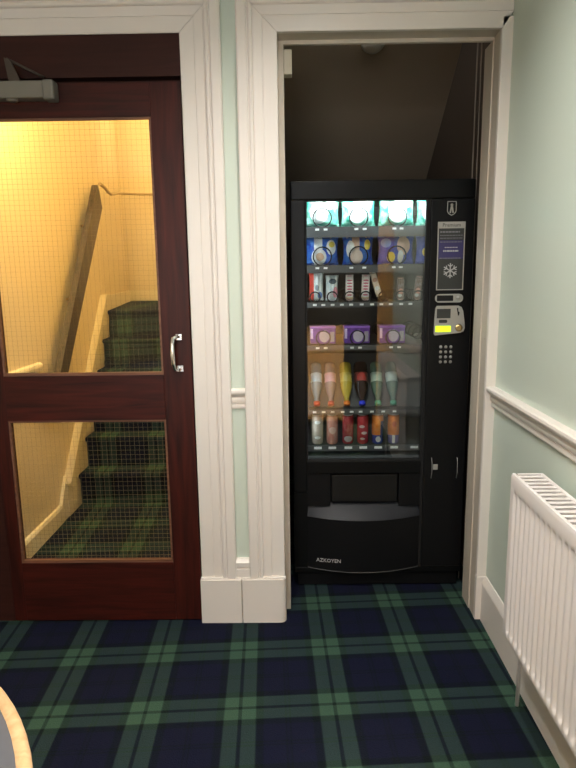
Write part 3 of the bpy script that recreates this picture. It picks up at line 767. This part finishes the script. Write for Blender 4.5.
W = (0.85, 0.88, 0.88); TEAL = (0.01, 0.32, 0.21); BLUE = (0.02, 0.06, 0.50)
g1 = 'green crisp packets on the top shelf'
for k, (x, w_, lab) in enumerate(((0.122, 0.150, 'white and green crisp packet at the left end of the top shelf'), (0.277, 0.146, 'white and green crisp packet second from left on the top shelf'), (0.440, 0.152, 'white and green crisp packet third from left on the top shelf'), (0.600, 0.150, 'white and green crisp packet half cut off by the window edge, top shelf'))):
    mk = [('disc', 0.42 + 0.05*(k % 3), 0.48, 0.26, 0.36, (0.80, 0.90, 0.87)), ('disc', 0.75, 0.75, 0.14, 0.16, (0.70, 0.86, 0.82)), ('box', 0.5, 0.93, 0.5, 0.07, W)]
    bag('crisp_packet', print_mat('green crisp print', TEAL, mk[:2] if k % 2 else mk, alt=(0.30, 0.66, 0.54), nscale=3.4 + k), lab, x, 2.663, 1.5975, w_, 0.121, 0.046, k, g1)
g2 = 'blue crisp packets on the second shelf'
TAN = (0.80, 0.55, 0.42); YEL = (0.85, 0.70, 0.12)
sets = [[('box', 0.40, 0.5, 0.12, 0.5, W), ('disc', 0.78, 0.62, 0.14, 0.26, W), ('disc', 0.80, 0.72, 0.09, 0.10, YEL), ('disc', 0.42, 0.30, 0.22, 0.28, W), ('disc', 0.45, 0.30, 0.12, 0.14, (0.75, 0.5, 0.35))],
        [('box', 0.42, 0.6, 0.12, 0.4, TAN), ('disc', 0.25, 0.55, 0.13, 0.30, W), ('disc', 0.80, 0.70, 0.10, 0.18, YEL), ('disc', 0.45, 0.28, 0.20, 0.26, (0.80, 0.66, 0.58))],
        [('disc', 0.70, 0.65, 0.18, 0.32, TAN), ('disc', 0.36, 0.26, 0.11, 0.18, YEL), ('disc', 0.22, 0.75, 0.14, 0.16, (0.20, 0.35, 0.80)), ('disc', 0.62, 0.28, 0.08, 0.22, W)],
        [('disc', 0.28, 0.42, 0.10, 0.16, YEL), ('disc', 0.6, 0.7, 0.18, 0.2, TAN)]]
for k, (x, w_, lab) in enumerate(((0.120, 0.146, 'blue and white crisp packet at the left end of the second shelf'), (0.277, 0.132, 'blue and tan crisp packet second from left on the second shelf'), (0.440, 0.156, 'bluest crisp packet with a small yellow spot, second shelf'), (0.600, 0.148, 'blue crisp packet cut off by the right window edge, second shelf'))):
    bag('crisp_packet', print_mat('blue crisp print', BLUE, sets[k], alt=(0.06, 0.22, 0.70) if k < 2 else (0.05, 0.09, 0.55), nscale=4 + k), lab, x, 2.663, 1.4375, w_, 0.116, 0.046, 20+k, g2)
# third shelf: narrow packets and bars
RED = (0.72, 0.05, 0.03)
bag('biscuit_packet', print_mat('red white print', W, [('box', 0.12, 0.45, 0.22, 0.56, RED), ('disc', 0.75, 0.20, 0.16, 0.12, (0.1, 0.2, 0.5)), ('disc', 0.55, 0.45, 0.12, 0.10, (0.25, 0.3, 0.35))], alt=(0.75, 0.85, 0.85)), 'red and white packet at the left end of the third shelf', 0.096, 2.656, 1.2850, 0.064, 0.121, 0.030, 31, 'narrow packets on the third shelf', cat='snack packet')
bag('biscuit_packet', print_mat('pale blue print', (0.55, 0.72, 0.78), [('disc', 0.55, 0.75, 0.30, 0.10, (0.06, 0.10, 0.14)), ('disc', 0.75, 0.35, 0.2, 0.2, (0.75, 0.35, 0.45)), ('disc', 0.35, 0.25, 0.2, 0.14, (0.85, 0.85, 0.85))], alt=(0.8, 0.85, 0.86)), 'pale blue packet with a dark patch, second from left on third shelf', 0.165, 2.656, 1.2815, 0.056, 0.111, 0.028, 32, 'narrow packets on the third shelf', cat='snack packet')
def choc(m, label, x, z, tilt, name='chocolate_bar', w=0.034, h=0.112, group='chocolate bars on the third shelf'):
    t_ = thing(name, label, 'chocolate bar', (x, 2.653, z), group)
    mb = MB().box(x-w/2, x+w/2, 2.643, 2.663, z+0.008, z+h-0.008, 0.004, 2); obj('wrapper', mb, m, t_)
    for zz in (0.0, h-0.009): obj('wrapper_end', MB().prism([(x-w/2, z+zz), (x-w/4, z+zz+0.001), (x, z+zz), (x+w/4, z+zz+0.001), (x+w/2, z+zz), (x+w/2, z+zz+0.009), (x-w/2, z+zz+0.009)], 1, 2.6525, 2.6535), m, t_)
    t_.rotation_euler = (0, tilt, 0)
    return t_
PK = (0.62, 0.12, 0.20); PP = (0.88, 0.78, 0.75)
pink = print_mat('pink bar print', PP, [('disc', 0.5, 0.18 + 0.13*k, 0.34, 0.035, PK) for k in range(6)] + [('box', 0.5, 0.03, 0.5, 0.05, (0.7, 0.55, 0.35))], alt=(0.88, 0.86, 0.84))
choc(pink, 'white and pink chocolate bar standing upright, left one of a pair', 0.241, 1.2815, 0)
choc(pink, 'white and pink chocolate bar standing upright, right one of a pair', 0.309, 1.2815, 0.03)
gold = print_mat('gold bar print', (0.80, 0.62, 0.45), [('disc', 0.5, 0.3, 0.4, 0.1, W), ('disc', 0.5, 0.7, 0.4, 0.1, (0.55, 0.3, 0.2))], alt=(0.85, 0.75, 0.65))
choc(gold, 'gold chocolate bar leaning over on the third shelf', 0.372, 1.300, -0.30, w=0.026, h=0.11)
brn = print_mat('brown bar print', (0.20, 0.10, 0.07), [('disc', 0.5, 0.35, 0.35, 0.16, (0.8, 0.45, 0.35)), ('disc', 0.4, 0.15, 0.3, 0.08, W)], alt=(0.35, 0.3, 0.28))
choc(brn, 'dull brown chocolate bar right of the leaning gold bar', 0.463, 1.2815, 0.0, w=0.03, h=0.10)
choc(brn, 'dull brown chocolate bar nearest the right window edge', 0.533, 1.2815, 0.12, w=0.03, h=0.105)
# fourth shelf: low purple boxes
PUR = (0.085, 0.015, 0.24)
def chbox(label, x):
    t_ = thing('chocolate_box', label, 'box', (x, 2.69, 1.0942), 'purple boxes on the fourth shelf')
    w_ = 0.112
    m = print_mat('purple box print', PUR, [('disc', 0.55, 0.45, 0.2, 0.36, (0.55, 0.50, 0.62)), ('box', 0.06, 0.6, 0.05, 0.3, (0.75, 0.6, 0.85)), ('box', 0.87, 0.42, 0.08, 0.3, (0.35, 0.33, 0.38))], alt=(0.16, 0.05, 0.36))  # pale disc paints in the coil's highlight
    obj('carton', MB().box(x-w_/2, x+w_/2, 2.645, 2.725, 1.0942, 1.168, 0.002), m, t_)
    obj('lid', MB().box(x-w_/2-0.001, x+w_/2+0.001, 2.644, 2.726, 1.163, 1.171, 0.001), mat('violet lid', (0.30, 0.12, 0.60), 0.4), t_)
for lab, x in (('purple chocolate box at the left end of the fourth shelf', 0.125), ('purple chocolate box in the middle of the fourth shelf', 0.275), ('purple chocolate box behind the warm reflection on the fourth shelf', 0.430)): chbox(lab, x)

# fifth shelf: bottles lying on a sloping rack, caps down to the front
def bottle(label, x, body, capc, labelm, R_=0.030):
    base = Vector((x, 2.650, 0.8135))
    t_ = thing('drinks_bottle', label, 'bottle', base, 'bottles lying cap down on the fifth shelf')
    ax = math.atan2(0.145, 0.226)
    mx = Matrix.Translation(base) @ Matrix.Rotation(-ax, 4, 'X')
    k = R_/0.030
    bd = [(0, 0.016), (0.0115, 0.016), (0.0115, 0.030), (0.014*k, 0.040), (0.022*k, 0.060), (0.0285*k, 0.085), (0.030*k, 0.100), (0.0285*k, 0.125), (0.030*k, 0.150), (0.030*k, 0.195), (0.026*k, 0.205), (0.012*k, 0.207), (0, 0.202)]
    obj('bottle_body', MB().lathe(bd, mx, 20), body, t_)
    obj('cap', MB().lathe([(0, 0.0), (0.0135, 0.0), (0.0145, 0.003), (0.0145, 0.018), (0, 0.018)], mx, 20), capc, t_)
    obj('bottle_label', MB().lathe([(0.0293*k, 0.108), (0.0302*k, 0.110), (0.0295*k, 0.125), (0.0306*k, 0.152), (0.0293*k, 0.154)], mx, 20), labelm, t_)
def plain(n, c, r=0.3): return mat(n, c, r, var=0.25, scale=40)
clear = mat('clear water bottle', (0.22, 0.25, 0.26), 0.15); clear2 = mat('pink water', (0.30, 0.20, 0.19), 0.15)
bottle('clear water bottle with red cap, leftmost of the sloping bottles', 0.097, clear, mat('red cap', (0.65, 0.06, 0.03), 0.35), plain('pale blue label', (0.55, 0.72, 0.80)), 0.026)
bottle('pinkish water bottle with red cap, second of the sloping bottles', 0.161, clear2, mat('rose cap', (0.62, 0.10, 0.07), 0.35), plain('pink label', (0.75, 0.40, 0.42)), 0.026)
bottle('yellow drink bottle with orange cap', 0.233, mat('yellow drink', (0.50, 0.38, 0.04), 0.2), mat('orange cap', (0.85, 0.22, 0.02), 0.35), plain('yellow label', (0.62, 0.50, 0.10)), 0.027)
bottle('dark cola bottle with bright blue cap', 0.302, mat('cola', (0.022, 0.007, 0.005), 0.12), mat('blue cap', (0.02, 0.04, 0.70), 0.35), print_mat('cola label', (0.06, 0.015, 0.012), [('disc', 0.5, 0.6, 0.3, 0.35, (0.45, 0.05, 0.04)), ('disc', 0.55, 0.3, 0.15, 0.15, W)], alt=(0.18, 0.03, 0.02)), 0.032)
bottle('greenish bottle with pale green cap right of the cola', 0.373, mat('lime drink', (0.10, 0.17, 0.12), 0.15), mat('green cap', (0.10, 0.45, 0.24), 0.35), plain('pale green label', (0.40, 0.52, 0.42)), 0.027)
bottle('greenish bottle with green cap, rightmost of the sloping bottles', 0.442, mat('lime drink', (0.09, 0.17, 0.15), 0.15), mat('teal cap', (0.06, 0.38, 0.25), 0.35), plain('grey green label', (0.40, 0.52, 0.50)), 0.027)
# sixth shelf: slim cans
def can(label, x, m, x_end):
    z = 0.6362; t_ = thing('drinks_can', label, 'can', (x, 2.652, z), 'slim cans on the bottom shelf')
    mx = Matrix.Translation((x, 2.652, z))
    obj('can_body', MB().lathe([(0, 0.003), (0.020, 0.0), (0.022, 0.002), (0.0265, 0.009), (0.0265, 0.125), (0.0235, 0.134)], mx, 20), m, t_)
    obj('can_top', MB().lathe([(0.0235, 0.134), (0.0245, 0.138), (0.0225, 0.1385), (0.0215, 0.135), (0, 0.1345)], mx, 20), 'silverd', t_)
def can_mat(n, base, marks, alt): return print_mat(n, base, marks, alt=alt, rough=0.25, metal=0.3, nscale=5)
can('pale silver can, leftmost on the bottom shelf', 0.099, can_mat('pale can', (0.45, 0.38, 0.33), [('disc', 0.5, 0.78, 0.25, 0.06, W), ('disc', 0.5, 0.25, 0.25, 0.05, W)], (0.5, 0.42, 0.36)), 0)
can('pink can, second from left on the bottom shelf', 0.166, can_mat('pink can', (0.60, 0.24, 0.18), [('disc', 0.5, 0.5, 0.3, 0.12, (0.75, 0.5, 0.42))], (0.66, 0.36, 0.28)), 0)
can('red cola can just left of the brightest red one', 0.237, can_mat('red can', (0.36, 0.02, 0.03), [('disc', 0.5, 0.2, 0.35, 0.1, (0.6, 0.5, 0.5))], (0.45, 0.06, 0.07)), 0)
can('red can with white swirls in the middle of the bottom shelf', 0.304, can_mat('red can', (0.45, 0.02, 0.03), [('disc', 0.4, 0.62, 0.22, 0.05, (0.7, 0.5, 0.5)), ('disc', 0.6, 0.4, 0.25, 0.05, (0.7, 0.5, 0.5)), ('disc', 0.45, 0.2, 0.2, 0.04, (0.7, 0.5, 0.5))], (0.5, 0.05, 0.06)), 0)
OR = (0.80, 0.22, 0.02)
can('orange can with blue and white foot, left one of two', 0.372, can_mat('orange can', OR, [('box', 0.5, 0.16, 0.6, 0.16, (0.06, 0.10, 0.40)), ('disc', 0.5, 0.18, 0.22, 0.10, W), ('box', 0.9, 0.5, 0.22, 0.3, (0.05, 0.07, 0.22))], (0.75, 0.28, 0.06)), 0)
can('orange can with blue and white foot, right one of two', 0.444, can_mat('orange can', OR, [('box', 0.5, 0.16, 0.6, 0.16, (0.10, 0.10, 0.35)), ('box', 0.45, 0.18, 0.12, 0.14, W), ('disc', 0.5, 0.7, 0.2, 0.1, (0.5, 0.1, 0.04))], (0.7, 0.22, 0.05)), 0)

# ------------------------------------------------------------------ radiator
rx0, rx1, ry0, ry1, rz0, rz1 = 0.636, 0.727, 0.52, 1.703, 0.288, 0.812
ra = thing('radiator', 'white double panel radiator with fluted front under the dado rail', 'radiator', (0.68, 1.1, rz0))
def flute(y, z):
    pitch = 0.0333
    ph = ((ry1 - 0.02 - y) / pitch) % 1.0
    if y > ry1 - 0.02 or y < ry0 + 0.02: return 0.0
    prof = 0.5 - 0.5*math.cos(2*PI*ph); prof = min(1, max(0, (prof - 0.15)*1.6))
    e0, e1 = rz0 + 0.022, rz1 - 0.045
    k = min(1, max(0, (z-e0)/0.014)) * min(1, max(0, (e1-z)/0.014))
    return 0.009*prof*k
zs = [0, 0.010, 0.022, 0.026, 0.030, 0.036, 0.06, 0.25, 0.44, 0.465, 0.470, 0.475, 0.479, 0.490, 0.512, 0.520, 0.524]
NY = 360
t = bmesh.new()
V = []
for i in range(NY+1):
    y = ry1 - (ry1-ry0)*i/NY
    row = []
    for zz in zs:
        z = rz0 + zz; x = rx0 + flute(y, z)
        if zz >= 0.520: x += (zz-0.518)*0.5
        if zz == 0: x += 0.004
        row.append(t.verts.new((x, y, z)))
    V.append(row)
for i in range(NY):
    for j in range(len(zs)-1):
        f = t.faces.new([V[i][j], V[i][j+1], V[i+1][j+1], V[i+1][j]]); f.smooth = True
bmesh.ops.recalc_face_normals(t, faces=t.faces[:])
mb = MB(); mb.merge(t); mb.box(rx0+0.0105, rx0+0.018, ry0, ry1, rz0, rz1-0.010)
obj('front_panel', mb, 'radw', ra)
obj('back_panel', MB().box(rx1-0.012, rx1, ry0, ry1, rz0, rz1-0.01, 0.003), 'radw', ra)
mb = MB()
y = ry0+0.01
while y < ry1-0.02:
    mb.box(rx0+0.02, rx1-0.014, y, y+0.002, rz0+0.03, rz1-0.06); y += 0.025
obj('convector_fins', mb, 'radw', ra)
mb = MB()
mb.box(rx0+0.002, rx0+0.012, ry0, ry1, rz1-0.012, rz1+0.001, 0.002); mb.box(rx1-0.010, rx1+0.002, ry0, ry1, rz1-0.012, rz1+0.001, 0.003)
mb.box(rx0+0.016, rx1-0.010, ry1-0.012, ry1, rz1-0.010, rz1); mb.box(rx0+0.016, rx1-0.010, ry0, ry0+0.012, rz1-0.010, rz1)
y = ry0+0.018
while y < ry1-0.014:
    mb.box(rx0+0.011, rx1-0.009, y, y+0.015, rz1-0.005, rz1-0.001); y += 0.029
obj('top_grille', mb, 'radw', ra)
for y in (ry0, ry1-0.003): obj('side_panel', MB().box(rx0+0.006, rx1, y, y+0.003, rz0+0.006, rz1-0.004, 0.001), 'radw', ra)
for y in (ry0+0.2, ry1-0.2): obj('wall_bracket', MB().box(rx1, XW-0.0015, y-0.015, y+0.015, rz0+0.06, rz1-0.06), 'radw', ra)
mb = MB().tube([(0.700, 1.672, rz0+0.012), (0.700, 1.672, 0.23), (0.700, 1.676, 0.215), (0.706, 1.71, 0.205), (0.712, 1.742, 0.190), (0.713, 1.748, 0.17), (0.714, 1.750, 0.001)], 0.0060, 10)
obj('pipe', mb, 'radw', ra)
obj('pipe', MB().tube([(0.700, 0.56, rz0+0.012), (0.700, 0.56, 0.001)], 0.0075, 10), 'radw', ra)

# ------------------------------------------------------------------ round table at lower left
TX, TY, TR = -0.905, 0.440, 0.604
tb = thing('round_table', 'round table with grey top and pale beech edge', 'table', (TX, TY, 0))
T = Matrix.Translation((TX, TY, 0))
obj('tabletop', MB().lathe([(0, 0.7405), (TR-0.021, 0.7405), (TR-0.021, 0.716), (0, 0.716)], T, 96), 'tgrey', tb)
obj('edge_band', MB().lathe([(TR-0.021, 0.714), (TR-0.021, 0.741), (TR-0.008, 0.7415), (TR-0.002, 0.739), (TR, 0.734), (TR, 0.722), (TR-0.003, 0.716), (TR-0.008, 0.714), (TR-0.021, 0.714)], T, 96), 'beech', tb)
obj('pedestal', MB().lathe([(0, 0.715), (0.16, 0.715), (0.16, 0.705), (0.04, 0.695), (0.035, 0.68), (0.035, 0.06), (0, 0.06)], T, 32), 'blk', tb)
obj('table_base', MB().lathe([(0, 0.0), (0.27, 0.0), (0.27, 0.012), (0.25, 0.02), (0.06, 0.05), (0.035, 0.07), (0, 0.07)], T, 48), 'blk', tb)

# ------------------------------------------------------------------ behind the viewer: cupboard, black door and post added for reflections, and lamps
cb = thing('cupboard', 'low pale pine cupboard added behind the viewer for the warm reflection in the machine window', 'cupboard', (0.30, -0.43, 0))  # unseen stand-in that gives the warm column in the window reflection
obj('cupboard_body', MB().box(0.085, 0.455, -0.449, -0.425, 0.03, 0.93, 0.003), 'pine', cb)
for x0, x1 in ((0.088, 0.19), (0.195, 0.452)): obj('cupboard_door', MB().box(x0, x1, -0.425, -0.410, 0.04, 0.925, 0.003), 'pine', cb)
obj('plinth', MB().box(0.09, 0.45, -0.449, -0.43, 0, 0.03), 'blk2', cb)
d3 = thing('door_2', 'black door added behind the viewer for the dark band in the machine window', 'door', (0.62, -0.43, 0), None, 'structure')  # unseen stand-in for the dark reflected band
obj('door_leaf', MB().box(0.475, 0.745, -0.448, -0.41, 0.005, 2.0, 0.003), 'blackrefl', d3)
struct('trim_14', MB().box(0.755, 0.90, -0.449, -0.40, 0, 2.1, 0.004), 'pine', 'pale pine post added behind the viewer for the yellow strip in the machine window', 'door frame')  # unseen stand-in for the yellow reflected strip
def downlight(x, y, label, r=0.055):
    t_ = thing('downlight', label, 'lamp', (x, y, 2.60), 'recessed ceiling downlights')
    T = Matrix.Translation((x, y, 2.60))
    obj('ring', MB().lathe([(r, 0), (r+0.022, 0), (r+0.018, -0.006), (r, -0.008)], T), 'chrome', t_)
    obj('lens', MB().lathe([(0, -0.004), (r, -0.004), (r, -0.001), (0, -0.001)], T), 'lampd', t_)
    return t_
DL = [(-0.35, 0.75, 'recessed downlight in the ceiling above the round table', 122), (0.08, 1.45, 'recessed downlight in the ceiling nearest the machine', 85), (-2.16, -2.78, 'recessed downlight in the ceiling near the rear window', 40)]
for x, y, lab, e in DL: downlight(x, y, lab)
downlight(0.28, 0.25, 'downlight added in the ceiling to brighten the pine cupboard for its reflection')  # extra fitting, only there to light the cupboard's mirror image
downlight(0.85, 0.10, 'downlight added in the lobby ceiling to brighten the pine post for its reflection')  # extra fitting, only there to light the post's mirror image
lp_ = (0.11, -0.16, 2.13)
wlp = thing('wall_lamp', 'small spot lamp over the pine cupboard behind the viewer', 'lamp', (0.11, -0.45, 2.05))
obj('lamp_arm', MB().tube([(0.11, -0.45, 2.10), (0.11, -0.30, 2.22), (0.11, -0.17, 2.20)], 0.010), 'brass', wlp)
obj('bulb', MB().lathe([(0, 0.03), (0.02, 0.025), (0.03, 0.0), (0.022, -0.02), (0, -0.03)], Matrix.Translation(lp_)), 'lampp', wlp)
obj('lamp_cap', MB().lathe([(0, 0.075), (0.018, 0.07), (0.020, 0.03), (0, 0.03)], Matrix.Translation(lp_)), 'brass', wlp)

def lamp(typ, name, loc, energy, col, rot=(0,0,0), **kw):
    L = bpy.data.lights.new(name, typ); L.energy = energy; L.color = col
    for k, v in kw.items(): setattr(L, k, v)
    o = bpy.data.objects.new(name, L); C.objects.link(o); o.location = loc; o.rotation_euler = rot
    return o
for x, y, lab, e in DL:
    lamp('SPOT', 'downlight_beam', (x, y, 2.59), e, (1.0, 0.935, 0.87), (0.0, 0, 0), spot_size=2.5, spot_blend=1.0, shadow_soft_size=0.05)
lamp('SPOT', 'added_lobby_beam', (0.85, 0.10, 2.59), 260, (1.0, 0.72, 0.34), (-0.15, 0, 0), spot_size=1.5, spot_blend=0.6, shadow_soft_size=0.04)  # added warm beam that brightens the reflected post
lamp('SPOT', 'added_cupboard_beam', (0.28, 0.25, 2.59), 1300, (1.0, 0.70, 0.40), (-0.32, 0, 0), spot_size=0.62, spot_blend=0.6, shadow_soft_size=0.04)  # added strong beam that brightens the reflected cupboard
p = lamp('AREA', 'window_portal', (xm, BY-0.16, 1.4), 1, (1,1,1), (PI/2, 0, 0), shape='RECTANGLE', size=1.53, size_y=1.6)
p.data.cycles.is_portal = True

# ------------------------------------------------------------------ world, camera, render
wd = bpy.data.worlds.new('daylight'); bpy.context.scene.world = wd; wd.use_nodes = True
bg = wd.node_tree.nodes['Background']; bg.inputs[0].default_value = (1.0, 0.97, 0.94, 1); bg.inputs[1].default_value = 6.0

cam = bpy.data.cameras.new('camera'); co = bpy.data.objects.new('camera', cam); C.objects.link(co)
cam.sensor_fit = 'VERTICAL'; cam.sensor_height = 36.0; cam.sensor_width = 27.0; cam.lens = 28.125; cam.clip_start = 0.02
co.matrix_world = Matrix(((0.99987, 0.01117, 0.01205, 0.0), (0.00984, 0.18032, -0.98356, 0.0), (-0.01316, 0.98354, 0.18018, 1.40), (0, 0, 0, 1)))
sc = bpy.context.scene
sc.camera = co
sc.view_settings.view_transform = 'Standard'; sc.view_settings.look = 'None'
sc.view_settings.exposure = 0.70; sc.view_settings.gamma = 1.0; sc.view_settings.use_curve_mapping = False
sc.cycles.max_bounces = 10; sc.cycles.transparent_max_bounces = 16; sc.cycles.diffuse_bounces = 5
sc.cycles.sample_clamp_indirect = 6.0; sc.cycles.caustics_reflective = False
sc.cycles.use_denoising = True
